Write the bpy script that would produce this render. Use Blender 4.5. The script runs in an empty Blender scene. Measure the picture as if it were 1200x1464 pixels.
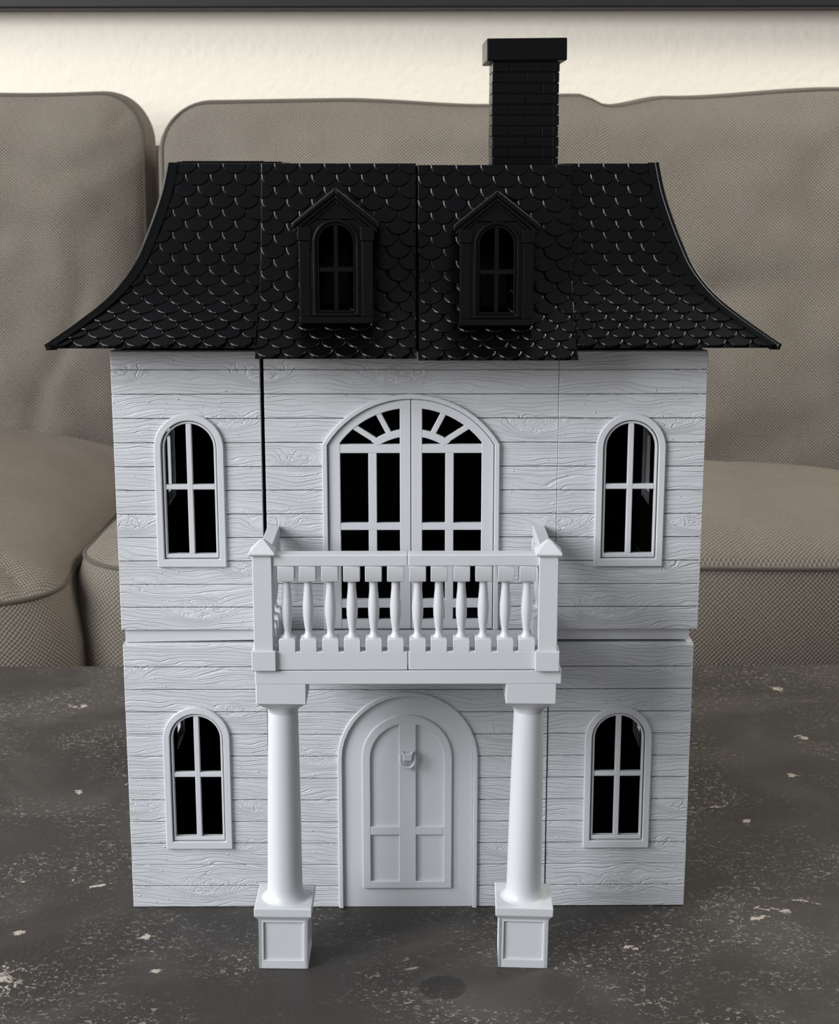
import bpy, bmesh, math, random
from mathutils import Vector, Matrix, noise as mnoise
random.seed(7)
S = bpy.context.scene
COL = S.collection
PI = math.pi

# ------------------------------------------------------------------ camera
F_PX = 2235.0
PITCH = math.atan(487 / F_PX)
YAW = math.atan(16 / F_PX)
cam_d = bpy.data.cameras.new('camera')
cam = bpy.data.objects.new('camera', cam_d); COL.objects.link(cam)
cam.location = (0, -0.788, 0.392)
cam.rotation_euler = (PI / 2 - PITCH, 0, -YAW)
cam_d.sensor_fit = 'HORIZONTAL'; cam_d.sensor_width = 36
cam_d.lens = 36 * F_PX / 1200
cam_d.clip_start = 0.05
cam_d.dof.use_dof = True
cam_d.dof.focus_distance = 0.80
cam_d.dof.aperture_fstop = cam_d.lens / 1.3
S.camera = cam

# ------------------------------------------------------------------ light
W = bpy.data.worlds.new('world'); S.world = W; W.use_nodes = True
bg = W.node_tree.nodes['Background']
bg.inputs[0].default_value = (0.93, 0.96, 1.0, 1); bg.inputs[1].default_value = 0.30

def area(name, loc, target, sx, sy, power, col):
    d = bpy.data.lights.new(name, 'AREA'); d.shape = 'RECTANGLE'; d.size = sx; d.size_y = sy
    d.energy = power; d.color = col
    o = bpy.data.objects.new(name, d); COL.objects.link(o); o.location = loc
    o.rotation_euler = (Vector(target) - Vector(loc)).to_track_quat('-Z', 'Y').to_euler()
    return o
area('window_daylight', (-2.0, -1.35, 1.25), (0, 0.2, 0.1), 1.4, 1.5, 92, (0.94, 0.97, 1.0))
area('wall_fill_right', (1.7, 0.75, 2.0), (0.4, 1.7, 0.3), 1.0, 0.8, 40, (1.0, 0.95, 0.87))  # added unseen fill light, brightens the right of the wall and the sofa
area('wall_fill_left', (-2.7, 0.55, 1.1), (0.2, 1.5, 0.2), 1.2, 1.3, 46, (0.97, 0.98, 1.0))  # added unseen fill from the left for wall, sofa and table sheen

S.view_settings.view_transform = 'Standard'
S.view_settings.look = 'None'
S.view_settings.exposure = 0.0
S.view_settings.gamma = 1.0
S.view_settings.use_curve_mapping = False

# ------------------------------------------------------------------ node helpers
class NT:
    def __init__(s, name):
        s.m = bpy.data.materials.new(name); s.m.use_nodes = True
        s.t = s.m.node_tree; s.b = s.t.nodes['Principled BSDF']
    def n(s, kind, **kw):
        nd = s.t.nodes.new(kind)
        for k, v in kw.items(): setattr(nd, k, v)
        return nd
    def l(s, a, b): s.t.links.new(a, b)
    def put(s, sock, v):
        if hasattr(v, 'is_linked') or hasattr(v, 'links'): s.l(v, sock)
        else: sock.default_value = v
    def math(s, op, a, b=0.0, c=0.0, clamp=False):
        nd = s.n('ShaderNodeMath', operation=op, use_clamp=clamp)
        for i, v in enumerate((a, b, c)): s.put(nd.inputs[i], v)
        return nd.outputs[0]
    def coord(s, which='Object', scale=(1, 1, 1), loc=(0, 0, 0)):
        tc = s.n('ShaderNodeTexCoord'); mp = s.n('ShaderNodeMapping')
        mp.inputs['Scale'].default_value = scale; mp.inputs['Location'].default_value = loc
        s.l(tc.outputs[which], mp.inputs[0]); return mp.outputs[0]
    def noise(s, vec, scale, detail=2.0, rough=0.5, dist=0.0):
        nd = s.n('ShaderNodeTexNoise'); s.l(vec, nd.inputs['Vector'])
        nd.inputs['Scale'].default_value = scale; nd.inputs['Detail'].default_value = detail
        nd.inputs['Roughness'].default_value = rough; nd.inputs['Distortion'].default_value = dist
        return nd.outputs['Fac']
    def ramp(s, v, a, b, o0=0.0, o1=1.0):
        nd = s.n('ShaderNodeMapRange', interpolation_type='SMOOTHSTEP')
        s.put(nd.inputs[0], v)
        for i, x in zip((1, 2, 3, 4), (a, b, o0, o1)): nd.inputs[i].default_value = x
        return nd.outputs[0]
    def mix(s, f, a, b):
        nd = s.n('ShaderNodeMix', data_type='RGBA')
        s.put(nd.inputs[0], f)
        for i, v in ((6, a), (7, b)):
            if isinstance(v, tuple): nd.inputs[i].default_value = v + (1,)
            else: s.l(v, nd.inputs[i])
        return nd.outputs[2]
    def bump(s, h, strength, dist, prev=None):
        nd = s.n('ShaderNodeBump'); s.l(h, nd.inputs['Height'])
        nd.inputs['Strength'].default_value = strength; nd.inputs['Distance'].default_value = dist
        if prev is not None: s.l(prev, nd.inputs['Normal'])
        return nd.outputs[0]
    def fin(s, col=None, rough=0.5, normal=None, spec=0.5):
        if col is not None: s.put(s.b.inputs['Base Color'], col + (1,) if isinstance(col, tuple) else col)
        s.put(s.b.inputs['Roughness'], rough)
        s.b.inputs['Specular IOR Level'].default_value = spec
        if normal is not None: s.l(normal, s.b.inputs['Normal'])
        return s.m

GREY = (0.61, 0.618, 0.638)
def mat_grey():
    t = NT('grey_printed_plastic'); v = t.coord()
    fine = t.coord(scale=(1, 1, 14))
    h = t.noise(fine, 900, 1)
    return t.fin(GREY, 0.42, t.bump(h, 0.12, 0.0004))
KNOTS = [(-0.1475, 0.2925, 0.8), (-0.0740, 0.2930, 1.0), (-0.0930, 0.2690, 1.0), (-0.1430, 0.2150, 0.9), (-0.0710, 0.2155, 0.9), (-0.1090, 0.1690, 1.2),
         (-0.0520, 0.2490, 1.0), (-0.0060, 0.2925, 1.1), (0.0650, 0.2660, 1.0), (0.1340, 0.2680, 1.0), (0.0790, 0.2150, 1.0), (0.1480, 0.2150, 0.9), (0.1270, 0.1910, 0.8), (0.1040, 0.1690, 1.2),
         (-0.0870, 0.1920, 0.8), (-0.1490, 0.1340, 0.9), (-0.0930, 0.1130, 0.9), (-0.1440, 0.0600, 0.9), (-0.0780, 0.0590, 0.9), (-0.0900, 0.0370, 0.8), (-0.1080, 0.0130, 1.2),
         (0.1240, 0.1130, 1.0), (0.1460, 0.1350, 0.8), (0.1450, 0.0600, 0.9), (0.1270, 0.0370, 0.8), (0.1120, 0.0135, 1.2), (0.0500, 0.1010, 0.8), (-0.0480, 0.0860, 0.9), (0.0560, 0.0350, 0.9)]
def mat_wood():
    t = NT('grey_printed_wood_grain')
    tc = t.n('ShaderNodeTexCoord'); sep = t.n('ShaderNodeSeparateXYZ'); t.l(tc.outputs['Object'], sep.inputs[0])
    z = sep.outputs[2]; x = sep.outputs[0]
    big = t.noise(t.coord(scale=(22, 22, 55)), 1.0, 1.5, 0.5)
    small = t.noise(t.coord(scale=(70, 70, 260)), 1.0, 1.0)
    K = 430.0
    f = t.math('MULTIPLY', z, K)
    f = t.math('ADD', f, t.math('MULTIPLY', big, 6.5))
    f = t.math('ADD', f, t.math('MULTIPLY', small, 1.0))
    wob = t.math('MULTIPLY_ADD', t.noise(t.coord(scale=(1, 1, 1.8)), 170, 1.5), 0.9, -0.45)
    for kx, kz, ka in KNOTS:
        dx = t.math('DIVIDE', t.math('SUBTRACT', x, kx), 0.0140 * ka)
        dz = t.math('DIVIDE', t.math('SUBTRACT', z, kz), 0.0062 * ka)
        rr = t.math('SQRT', t.math('ADD', t.math('MULTIPLY', dx, dx), t.math('MULTIPLY', dz, dz)))
        w = t.ramp(rr, 0.35, 1.35, 1.0, 0.0)
        # rings round the knot, lines bowing past it
        ring = t.math('MULTIPLY_ADD', t.math('ADD', rr, wob), 0.0062 * ka * K * 1.3, kz * K + 3.3)
        f = t.math('ADD', t.math('MULTIPLY', f, t.math('SUBTRACT', 1.0, w)), t.math('MULTIPLY', ring, w))
    pp = t.math('PINGPONG', f, 0.5)
    line = t.ramp(pp, 0.0, 0.16)                       # narrow grooves between the grain lines
    f2 = t.math('PINGPONG', t.math('MULTIPLY', f, 2.3), 0.5)
    fine = t.math('MULTIPLY', t.ramp(f2, 0.0, 0.35), 0.25)
    deep = t.ramp(t.noise(t.coord(scale=(35, 35, 90)), 1.0, 1.0), 0.35, 0.65, 0.35, 1.0)
    line = t.math('MULTIPLY', line, deep)
    sp = t.ramp(t.noise(t.coord(scale=(1, 1, 1.6)), 330, 1.0), 0.69, 0.78)
    h = t.math('ADD', t.math('ADD', line, fine), t.math('MULTIPLY', sp, 1.1))
    return t.fin(GREY, 0.45, t.bump(h, 0.62, 0.0006))
def mat_black(name='black_printed_plastic', rough=0.24, col=(0.0010, 0.0011, 0.0014)):
    t = NT(name); h = t.noise(t.coord(scale=(1, 1, 10)), 700, 2)
    return t.fin(col, rough, t.bump(h, 0.15, 0.0004), 0.27)
def mat_plain(name, col, rough=0.6, spec=0.5):
    t = NT(name); h = t.noise(t.coord(), 60, 2)
    return t.fin(col, rough, t.bump(h, 0.05, 0.001), spec)
def mat_fabric():
    t = NT('taupe_woven_fabric')
    tc = t.n('ShaderNodeTexCoord'); sep = t.n('ShaderNodeSeparateXYZ'); t.l(tc.outputs['UV'], sep.inputs[0])
    wob = t.noise(tc.outputs['UV'], 30, 2)
    p = 2 * PI / 0.0046
    u = t.math('MULTIPLY', t.math('MULTIPLY_ADD', wob, 0.004, sep.outputs[0]), p)
    w = t.math('MULTIPLY', t.math('MULTIPLY_ADD', wob, 0.004, sep.outputs[1]), p)
    weave = t.math('MULTIPLY_ADD', t.math('MULTIPLY', t.math('SINE', u), t.math('SINE', w)), 0.5, 0.5)
    thr = t.noise(t.coord('UV', scale=(1, 6, 1)), 160, 2)
    blot = t.noise(t.coord('UV'), 9, 4, 0.6)
    k = t.math('ADD', t.ramp(weave, 0.15, 0.85, 0.0, 0.62), t.math('MULTIPLY', thr, 0.45), clamp=True)
    c = t.mix(k, (0.042, 0.036, 0.029), (0.315, 0.275, 0.228))
    c2 = t.mix(t.ramp(blot, 0.35, 0.75, 0.0, 0.35), c, (0.235, 0.208, 0.176))
    return t.fin(c2, 0.9, t.bump(weave, 0.6, 0.002), 0.2)
def mat_table():
    t = NT('dark_weathered_stone_top')
    v = t.coord()
    cloud = t.noise(v, 7, 5, 0.6, 0.4)
    patch = t.ramp(t.noise(t.coord(loc=(2.3, 1.1, 0)), 10, 4, 0.6, 0.6), 0.46, 0.64)
    c = t.mix(cloud, (0.017, 0.0148, 0.0130), (0.054, 0.0475, 0.042))
    c = t.mix(t.math('MULTIPLY', patch, 0.30), c, (0.105, 0.095, 0.085))
    # pale worn flecks, short and slightly streaky
    fl = t.ramp(t.noise(t.coord(scale=(1, 1.3, 1)), 330, 2.5, 0.6, 1.2), 0.57, 0.66)
    dens = t.ramp(t.noise(t.coord(loc=(5, 2, 0)), 14, 3, 0.6), 0.40, 0.64, 0.03, 1.0)
    c = t.mix(t.math('MULTIPLY', t.math('MULTIPLY', fl, dens), 0.7), c, (0.34, 0.31, 0.27))
    wh = t.math('MULTIPLY', t.ramp(t.noise(t.coord(loc=(1, 7, 0)), 46, 5, 0.7, 1.4), 0.66, 0.70), t.ramp(t.noise(v, 11, 2), 0.5, 0.6))
    c = t.mix(t.math('MULTIPLY', wh, 0.8), c, (0.50, 0.44, 0.37))
    # worn chips and one dark ring stain that lie at their own places on the top
    tc = t.n('ShaderNodeTexCoord')
    ragged = t.noise(v, 120, 5, 0.75, 1.0)
    def spot(x, y, rx, ry, rot=0.0):
        mp = t.n('ShaderNodeMapping', vector_type='TEXTURE'); t.l(tc.outputs['Object'], mp.inputs[0])
        mp.inputs['Location'].default_value = (x, y, 0); mp.inputs['Rotation'].default_value = (0, 0, rot)
        mp.inputs['Scale'].default_value = (rx, ry, 1)
        ln = t.n('ShaderNodeVectorMath', operation='LENGTH'); t.l(mp.outputs[0], ln.inputs[0])
        return t.math('ADD', ln.outputs['Value'], t.math('MULTIPLY_ADD', ragged, 5.0, -2.2))
    chips = None
    for a in ((-0.204, -0.078, 0.016, 0.020, 0.2), (0.199, -0.005, 0.017, 0.0035, -0.25), (0.217, 0.005, 0.014, 0.003, -0.3),
              (0.186, -0.015, 0.010, 0.003, 0.2), (-0.249, 0.328, 0.012, 0.006, 0), (-0.214, 0.164, 0.006, 0.006, 0.4),
              (-0.2066, -0.0284, 0.006, 0.004, 0), (-0.1393, -0.0343, 0.006, 0.006, 0.5), (-0.1266, -0.0689, 0.006, 0.003, 0.3),
              (0.1155, -0.0475, 0.009, 0.004, -0.2), (0.2848, 0.3647, 0.007, 0.008, 0), (0.2092, 0.1119, 0.006, 0.008, 0),
              (0.2799, 0.2576, 0.009, 0.006, -0.5), (-0.1731, 0.0276, 0.008, 0.003, 0.3), (0.2551, 0.1857, 0.005, 0.009, 0.4)):
        sphere = t.ramp(spot(*a), 0.45, 0.75, 1.0, 0.0)
        chips = sphere if chips is None else t.math('MAXIMUM', chips, sphere)
    c = t.mix(t.math('MULTIPLY', chips, 0.85), c, (0.52, 0.46, 0.39))
    mp = t.n('ShaderNodeVectorMath', operation='DISTANCE'); t.l(tc.outputs['Object'], mp.inputs[0]); mp.inputs[1].default_value = (0.0164, -0.0871, 0)
    st = t.ramp(mp.outputs['Value'], 0.0105, 0.0125, 0.72, 0.0)
    c = t.mix(st, c, (0.017, 0.015, 0.014))
    rough = t.ramp(cloud, 0.3, 0.7, 0.44, 0.6)
    h = t.math('ADD', t.noise(v, 420, 3), fl)
    return t.fin(c, rough, t.bump(h, 0.3, 0.0006), 0.35)
def mat_wall():
    t = NT('cream_textured_plaster')
    h = t.noise(t.coord(), 75, 3, 0.5)
    return t.fin((0.86, 0.795, 0.69), 0.8, t.bump(h, 0.35, 0.004), 0.3)

M = dict(grey=mat_grey(), wood=mat_wood(), black=mat_black(), painted_shade=mat_plain('matt_black_painted_shade', (0.003, 0.003, 0.003), 0.9, 0.1),  # near-black colour stands in for the shade inside the house
         fabric=mat_fabric(), table=mat_table(), wall=mat_wall(), steel=mat_plain('black_steel', (0.012, 0.012, 0.012), 0.45),
         floor=mat_plain('brown_floor_boards', (0.16, 0.11, 0.07), 0.5), frame=mat_plain('dark_frame_gloss', (0.016, 0.0165, 0.018), 0.5, 0.3), piping=mat_plain('dark_taupe_piping', (0.10, 0.088, 0.074), 0.9, 0.2),
         panel=mat_plain('dark_frame_panel', (0.02, 0.02, 0.022), 0.5), ceil=mat_plain('white_ceiling_paint', (0.8, 0.79, 0.76), 0.9))

# ------------------------------------------------------------------ mesh helpers
class MB:
    def __init__(s): s.v = []; s.f = []; s.mi = []
    def add(s, verts, faces, mi=0):
        o = len(s.v); s.v += [tuple(p) for p in verts]
        s.f += [tuple(i + o for i in f) for f in faces]; s.mi += [mi] * len(faces); return s
    def box(s, x0, x1, y0, y1, z0, z1, mi=0):
        return s.add([(x0, y0, z0), (x1, y0, z0), (x1, y1, z0), (x0, y1, z0), (x0, y0, z1), (x1, y0, z1), (x1, y1, z1), (x0, y1, z1)],
                     [(0, 3, 2, 1), (4, 5, 6, 7), (0, 1, 5, 4), (1, 2, 6, 5), (2, 3, 7, 6), (3, 0, 4, 7)], mi)
    def prism(s, poly, y0, y1, back_mi=0):
        """poly: (x, z) counter-clockwise seen from -Y (the front)"""
        n = len(poly); o = len(s.v)
        s.v += [(x, y0, z) for x, z in poly] + [(x, y1, z) for x, z in poly]
        s.f.append(tuple(o + i for i in range(n))); s.mi.append(0)
        s.f.append(tuple(o + n + i for i in reversed(range(n)))); s.mi.append(back_mi)
        for i in range(n):
            j = (i + 1) % n; s.f.append((o + i, o + n + i, o + n + j, o + j)); s.mi.append(0)
        return s
    def ring(s, outer, inner, y0, y1, closed=False):
        """strip between two outlines with the same count; the ends are capped when open"""
        n = len(outer); o = len(s.v)
        for y in (y0, y1):
            s.v += [(x, y, z) for x, z in outer]; s.v += [(x, y, z) for x, z in inner]
        A, B, Cc, D = o, o + n, o + 2 * n, o + 3 * n
        for i in range(n if closed else n - 1):
            j = (i + 1) % n
            for q in ((A + i, A + j, B + j, B + i), (Cc + j, Cc + i, D + i, D + j), (A + j, A + i, Cc + i, Cc + j), (B + i, B + j, D + j, D + i)):
                s.f.append(q); s.mi.append(0)
        if not closed:
            for q in ((A, B, D, Cc), (A + n - 1, Cc + n - 1, D + n - 1, B + n - 1)): s.f.append(q); s.mi.append(0)
        return s
    def lathe(s, prof, cx=0, cy=0, n=24):
        o = len(s.v)
        for r, z in prof:
            for k in range(n):
                a = 2 * PI * k / n; s.v.append((cx + r * math.cos(a), cy + r * math.sin(a), z))
        for i in range(len(prof) - 1):
            for k in range(n):
                j = (k + 1) % n
                s.f.append((o + i * n + k, o + i * n + j, o + (i + 1) * n + j, o + (i + 1) * n + k)); s.mi.append(0)
        s.f.append(tuple(o + k for k in reversed(range(n)))); s.f.append(tuple(o + (len(prof) - 1) * n + k for k in range(n))); s.mi += [0, 0]
        return s
    def frustum(s, cx, cy, levels):
        """square sections: (half_x, half_y, z)"""
        o = len(s.v)
        for hx, hy, z in levels: s.v += [(cx - hx, cy - hy, z), (cx + hx, cy - hy, z), (cx + hx, cy + hy, z), (cx - hx, cy + hy, z)]
        for i in range(len(levels) - 1):
            for k in range(4):
                j = (k + 1) % 4; s.f.append((o + 4 * i + k, o + 4 * i + j, o + 4 * i + 4 + j, o + 4 * i + 4 + k)); s.mi.append(0)
        t = o + 4 * (len(levels) - 1)
        s.f += [(o + 3, o + 2, o + 1, o), (t, t + 1, t + 2, t + 3)]; s.mi += [0, 0]; return s
    def tube(s, pts, r, n=8, closed=False):
        o = len(s.v); m = len(pts); P = [Vector(p) for p in pts]; ref = None
        for i in range(m):
            a = P[(i - 1) % m] if (closed or i > 0) else P[i]; b = P[(i + 1) % m] if (closed or i < m - 1) else P[i]
            t = (b - a).normalized()
            if ref is None: ref = t.orthogonal().normalized()
            ref = (ref - t * ref.dot(t)).normalized(); w = t.cross(ref)
            for k in range(n):
                a2 = 2 * PI * k / n; s.v.append(tuple(P[i] + (ref * math.cos(a2) + w * math.sin(a2)) * r))
        for i in range(m if closed else m - 1):
            j = (i + 1) % m
            for k in range(n):
                l = (k + 1) % n; s.f.append((o + i * n + k, o + i * n + l, o + j * n + l, o + j * n + k)); s.mi.append(0)
        if not closed:
            s.f += [tuple(o + k for k in reversed(range(n))), tuple(o + (m - 1) * n + k for k in range(n))]; s.mi += [0, 0]
        return s
    def build(s, name, mats, parent=None, bevel=0.0, smooth=False, seg=1):
        me = bpy.data.meshes.new(name); me.from_pydata(s.v, [], s.f)
        if not isinstance(mats, (list, tuple)): mats = [mats]
        for m in mats: me.materials.append(m)
        me.polygons.foreach_set('material_index', s.mi)
        bm = bmesh.new(); bm.from_mesh(me)
        bmesh.ops.recalc_face_normals(bm, faces=bm.faces)
        if bevel:
            ed = [e for e in bm.edges if len(e.link_faces) == 2 and e.calc_face_angle(0) > 0.6]
            bmesh.ops.bevel(bm, geom=ed, offset=bevel, segments=seg, profile=0.6, affect='EDGES', clamp_overlap=True)
        big = [f for f in bm.faces if len(f.verts) > 4]
        if big: bmesh.ops.triangulate(bm, faces=big, ngon_method='EAR_CLIP')
        if smooth:
            for f in bm.faces: f.smooth = True
            for e in bm.edges:
                if len(e.link_faces) == 2 and e.calc_face_angle(0) > 0.7: e.smooth = False
        bm.to_mesh(me); bm.free()
        return link(name, me, parent)

def link(name, me, parent=None):
    o = bpy.data.objects.new(name, me); COL.objects.link(o); o.parent = parent; return o
def empty(name, loc=(0, 0, 0), parent=None):
    o = bpy.data.objects.new(name, None); COL.objects.link(o); o.location = loc; o.empty_display_size = 0.05; o.parent = parent; return o
def tag(o, label, cat, group=None):
    o['label'] = label; o['category'] = cat
    if group: o['group'] = group
    return o
def struct(o): o['kind'] = 'structure'; return o
def arch(cx, z0, hw, zs, rise=None, n=20):
    """open outline: bottom left, over the arch, bottom right"""
    rise = hw if rise is None else rise
    return [(cx - hw, z0)] + [(cx - hw * math.cos(PI * i / n), zs + rise * math.sin(PI * i / n)) for i in range(n + 1)] + [(cx + hw, z0)]

# ------------------------------------------------------------------ the room
FZ = -0.42
struct(MB().box(-3.2, 2.8, -2.6, 1.9, FZ - 0.06, FZ).build('floor', M['floor']))
struct(MB().box(-3.2, 2.8, 1.74, 1.90, FZ, 2.1).build('wall_back', M['wall']))
struct(MB().box(-3.2, 2.8, 1.722, 1.74, FZ, FZ + 0.09).build('baseboard_back', M['ceil'], bevel=0.004))

# wall picture: only its lower rail shows at the top edge of the photograph
t = empty('picture_frame', (0.02, 1.73, 0.6338))
tag(t, 'wide dark grey picture frame hanging on the cream wall above the sofa', 'picture frame')
MB().box(-0.86, 0.86, -0.045, 0.010, 0, 0.055).build('bottom_rail', M['frame'], t, 0.003)
MB().box(-0.86, 0.86, -0.045, 0.010, 0.745, 0.80).build('top_rail', M['frame'], t, 0.003)
for s in (-1, 1): MB().box(*sorted((s * 0.86, s * 0.805)), -0.045, 0.010, 0.055, 0.745).build('side_rail', M['frame'], t, 0.003)
MB().box(-0.81, 0.81, -0.02, 0.006, 0.05, 0.75).build('picture_panel', M['panel'], t)
t.rotation_euler = (0, math.radians(-0.13), 0)

# ------------------------------------------------------------------ sofa and its cushions
def pillow(name, parent, w, h, d, bulge, rc, seed, wr=0.008, edge_wave=0.0, top_prof=(), nx=90, ny=56, piping=0.0024):
    """boxed cushion in local coords: outline w x h in (x, z), front towards -y, boxing depth d. Piping is a part."""
    rnd = Vector((seed * 3.7, seed * 1.3, seed * 9.1))
    def sq(u, v):                                   # square to rounded rectangle
        x, z = u * w / 2, v * h / 2
        ax, az = abs(x) - (w / 2 - rc), abs(z) - (h / 2 - rc)
        if ax > 0 and az > 0:
            m = max(ax, az); L = math.hypot(ax, az)
            if L > 0: ax, az = ax * m / L, az * m / L
            x = math.copysign(w / 2 - rc + ax, x); z = math.copysign(h / 2 - rc + az, z)
        return x, z
    def wave(x, z): return edge_wave * (mnoise.noise(Vector((x * 3.0, z * 3.0, 0)) + rnd))
    vs, fs, uv = [], [], []
    idx = {}
    def vert(p, t):
        vs.append(p); uv.append(t); return len(vs) - 1
    for side in (0, 1):
        for j in range(ny + 1):
            for i in range(nx + 1):
                a, b = -1 + 2 * i / nx, -1 + 2 * j / ny
                u = math.sin(a * PI / 2) * 0.35 + a * 0.65; v = math.sin(b * PI / 2) * 0.35 + b * 0.65
                x, z = sq(u, v)
                k = ((1 - abs(u) ** 2.6) * (1 - abs(v) ** 2.6)) ** 0.55
                wn = mnoise.fractal(Vector((x * 4.5, z * 4.5, 1.0)) + rnd, 0.9, 2.0, 3) * wr * min(1, k * 2.2 + 0.15)
                wn -= max(0.0, 1 - abs(mnoise.noise(Vector((x * 3.2 + z * 2.0, z * 4.0 - x * 1.6, 4.0)) + rnd)) * 9) * wr * 0.28 * min(1, k * 2)
                x2, z2 = x + wave(z, x + 7), z + wave(x, z)
                if top_prof and z2 > 0:
                    q = top_prof
                    for (xa, za), (xb, zb_) in zip(q, q[1:]):
                        if xa <= x2 <= xb:
                            f = (x2 - xa) / (xb - xa); f = f * f * (3 - 2 * f)
                            z2 += (za + (zb_ - za) * f) * min(1, z2 / (h / 2)) ** 1.5
                y = -(bulge * k + wn) if side == 0 else d + bulge * 0.35 * k
                idx[side, i, j] = vert((x2, y, z2), (x, z))
    for j in range(ny):
        for i in range(nx):
            fs.append((idx[0, i, j], idx[0, i + 1, j], idx[0, i + 1, j + 1], idx[0, i, j + 1]))
            fs.append((idx[1, i, j], idx[1, i, j + 1], idx[1, i + 1, j + 1], idx[1, i + 1, j]))
    loop = [(i, 0) for i in range(nx)] + [(nx, j) for j in range(ny)] + [(i, ny) for i in range(nx, 0, -1)] + [(0, j) for j in range(ny, 0, -1)]
    # boxing with its own uvs and a soft outward belly
    rings = []; L = len(loop); nb = 6
    per = [0.0]
    for q in range(L):
        a = Vector(vs[idx[(0,) + loop[q]]]); b = Vector(vs[idx[(0,) + loop[(q + 1) % L]]]); per.append(per[-1] + (b - a).length)
    for k in range(nb + 1):
        f = k / nb; row = []
        for q in range(L + 1):
            p = loop[q % L]; a = Vector(vs[idx[(0,) + p]]); b = Vector(vs[idx[(1,) + p]])
            c = a.lerp(b, f)
            pn = Vector(vs[idx[(0,) + loop[(q + 1) % L]]]) - Vector(vs[idx[(0,) + loop[(q - 1) % L]]])
            nrm = Vector((pn.z, 0, -pn.x)).normalized()
            c += nrm * math.sin(PI * f) * d * 0.11
            row.append(vert(tuple(c), (per[q], f * d)))
        rings.append(row)
    for k in range(nb):
        for q in range(L): fs.append((rings[k][q], rings[k + 1][q], rings[k + 1][q + 1], rings[k][q + 1]))
    me = bpy.data.meshes.new(name); me.from_pydata(vs, [], fs); me.materials.append(M['fabric'])
    ul = me.uv_layers.new(name='UVMap')
    for lp in me.loops: ul.data[lp.index].uv = uv[lp.vertex_index]
    bm = bmesh.new(); bm.from_mesh(me); bmesh.ops.recalc_face_normals(bm, faces=bm.faces); bm.to_mesh(me); bm.free()
    for p in me.polygons: p.use_smooth = True
    o = link(name, me, parent)
    pp = [vs[idx[(0,) + p]] for p in loop]
    MB().tube([(p[0], p[1], p[2]) for p in pp], piping, 6, True).build('piping', M['piping'], o, smooth=True)
    return o

sofa = empty('sofa', (-0.26, 1.25, FZ))
tag(sofa, 'taupe fabric sofa frame with low back standing against the cream wall', 'sofa')
def rbox(name, x0, x1, y0, y1, z0, z1, par, bev=0.03):
    mb = MB(); mb.box(x0, x1, y0, y1, z0, z1)
    o = mb.build(name, M['fabric'], par, bev, True, 4)
    uvl = o.data.uv_layers.new(name='UVMap')
    for poly in o.data.polygons:
        n = poly.normal
        for li in poly.loop_indices:
            c = o.data.vertices[o.data.loops[li].vertex_index].co
            uvl.data[li].uv = (c.y, c.z) if abs(n.x) > 0.6 else ((c.x, c.y) if abs(n.z) > 0.6 else (c.x, c.z))
    return o
rbox('seat_base', -1.10, 1.10, -0.46, 0.46, 0.07, 0.235, sofa)
rbox('back_rest', -1.10, 1.10, 0.33, 0.47, 0.235, 0.850, sofa)
for s in (-1, 1): rbox('arm_rest', *sorted((s * 1.10, s * 1.29)), -0.46, 0.47, 0.07, 0.62, sofa)
for x in (-1.2, 1.2):
    for y in (-0.38, 0.40): MB().frustum(x, y, [(0.022, 0.022, 0), (0.032, 0.032, 0.07)]).build('foot', M['steel'], sofa)

def seat(x0, x1, yf, yb, zt, zb, bulge, seed, label):
    w, h = x1 - x0, yb - yf
    c = pillow('seat_cushion', None, w, h, zt - zb, bulge, 0.085, seed, 0.006, 0.010)
    c.location = ((x0 + x1) / 2, (yf + yb) / 2, zt); c.rotation_euler = (-PI / 2, 0, 0)
    return tag(c, label, 'cushion', 'seat cushions of the sofa')
# local front (-y) turns up to +z; local z turns to +y
seat(-1.30, -0.347, 0.650, 1.42, -0.012, -0.182, 0.102, 1, 'taupe seat cushion on the left, its rounded corner left of the dollhouse')
seat(-0.335, 0.61, 0.725, 1.215, 0.004, -0.182, 0.050, 2, 'wide taupe seat cushion behind and right of the dollhouse')
def back(x0, x1, zb, zt, y, lean, d, bulge, seed, label, roll=0.0, ew=0.016, tp=()):
    c = pillow('back_cushion', None, x1 - x0, zt - zb, d, bulge, 0.065, seed, 0.017, ew, tp)
    c.location = ((x0 + x1) / 2, y, (zt + zb) / 2); c.rotation_euler = (-lean, roll, 0)
    return tag(c, label, 'cushion', 'back cushions of the sofa')
back(-1.28, -0.376, -0.17, 0.502, 1.475, math.radians(5), 0.085, 0.055, 3, 'taupe back cushion on the left, with piped rounded corner', math.radians(0.4))
back(-0.332, 0.80, -0.17, 0.488, 1.345, math.radians(8), 0.13, 0.080, 8, 'wide taupe back cushion behind the dollhouse chimney', math.radians(-0.3), 0.012,
     ((-0.57, 0.0), (-0.33, 0.0), (-0.12, -0.009), (-0.055, 0.004), (0.0, 0.004), (0.04, -0.011), (0.12, 0.001), (0.35, 0.010), (0.6, 0.010)))

# ------------------------------------------------------------------ coffee table
tab = empty('coffee_table', (0, 0.05, FZ))
tag(tab, 'low coffee table with dark weathered stone look top under the dollhouse', 'table')
top = MB().box(-0.62, 0.62, -0.36, 0.4266, -0.032, 0).build('table_top', M['table'], tab, 0.0015)
top.location = (0, -0.05, -FZ)
for sx in (-1, 1):
    for sy in (-1, 1):
        MB().box(sx * 0.55 - 0.025, sx * 0.55 + 0.025, sy * 0.33 - 0.025, sy * 0.33 + 0.025, 0, 0.388).build('leg', M['steel'], tab, 0.002)
MB().box(-0.54, 0.54, -0.34, -0.31, 0.33, 0.388).build('apron', M['steel'], tab)
MB().box(-0.54, 0.54, 0.31, 0.34, 0.33, 0.388).build('apron', M['steel'], tab)

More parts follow.
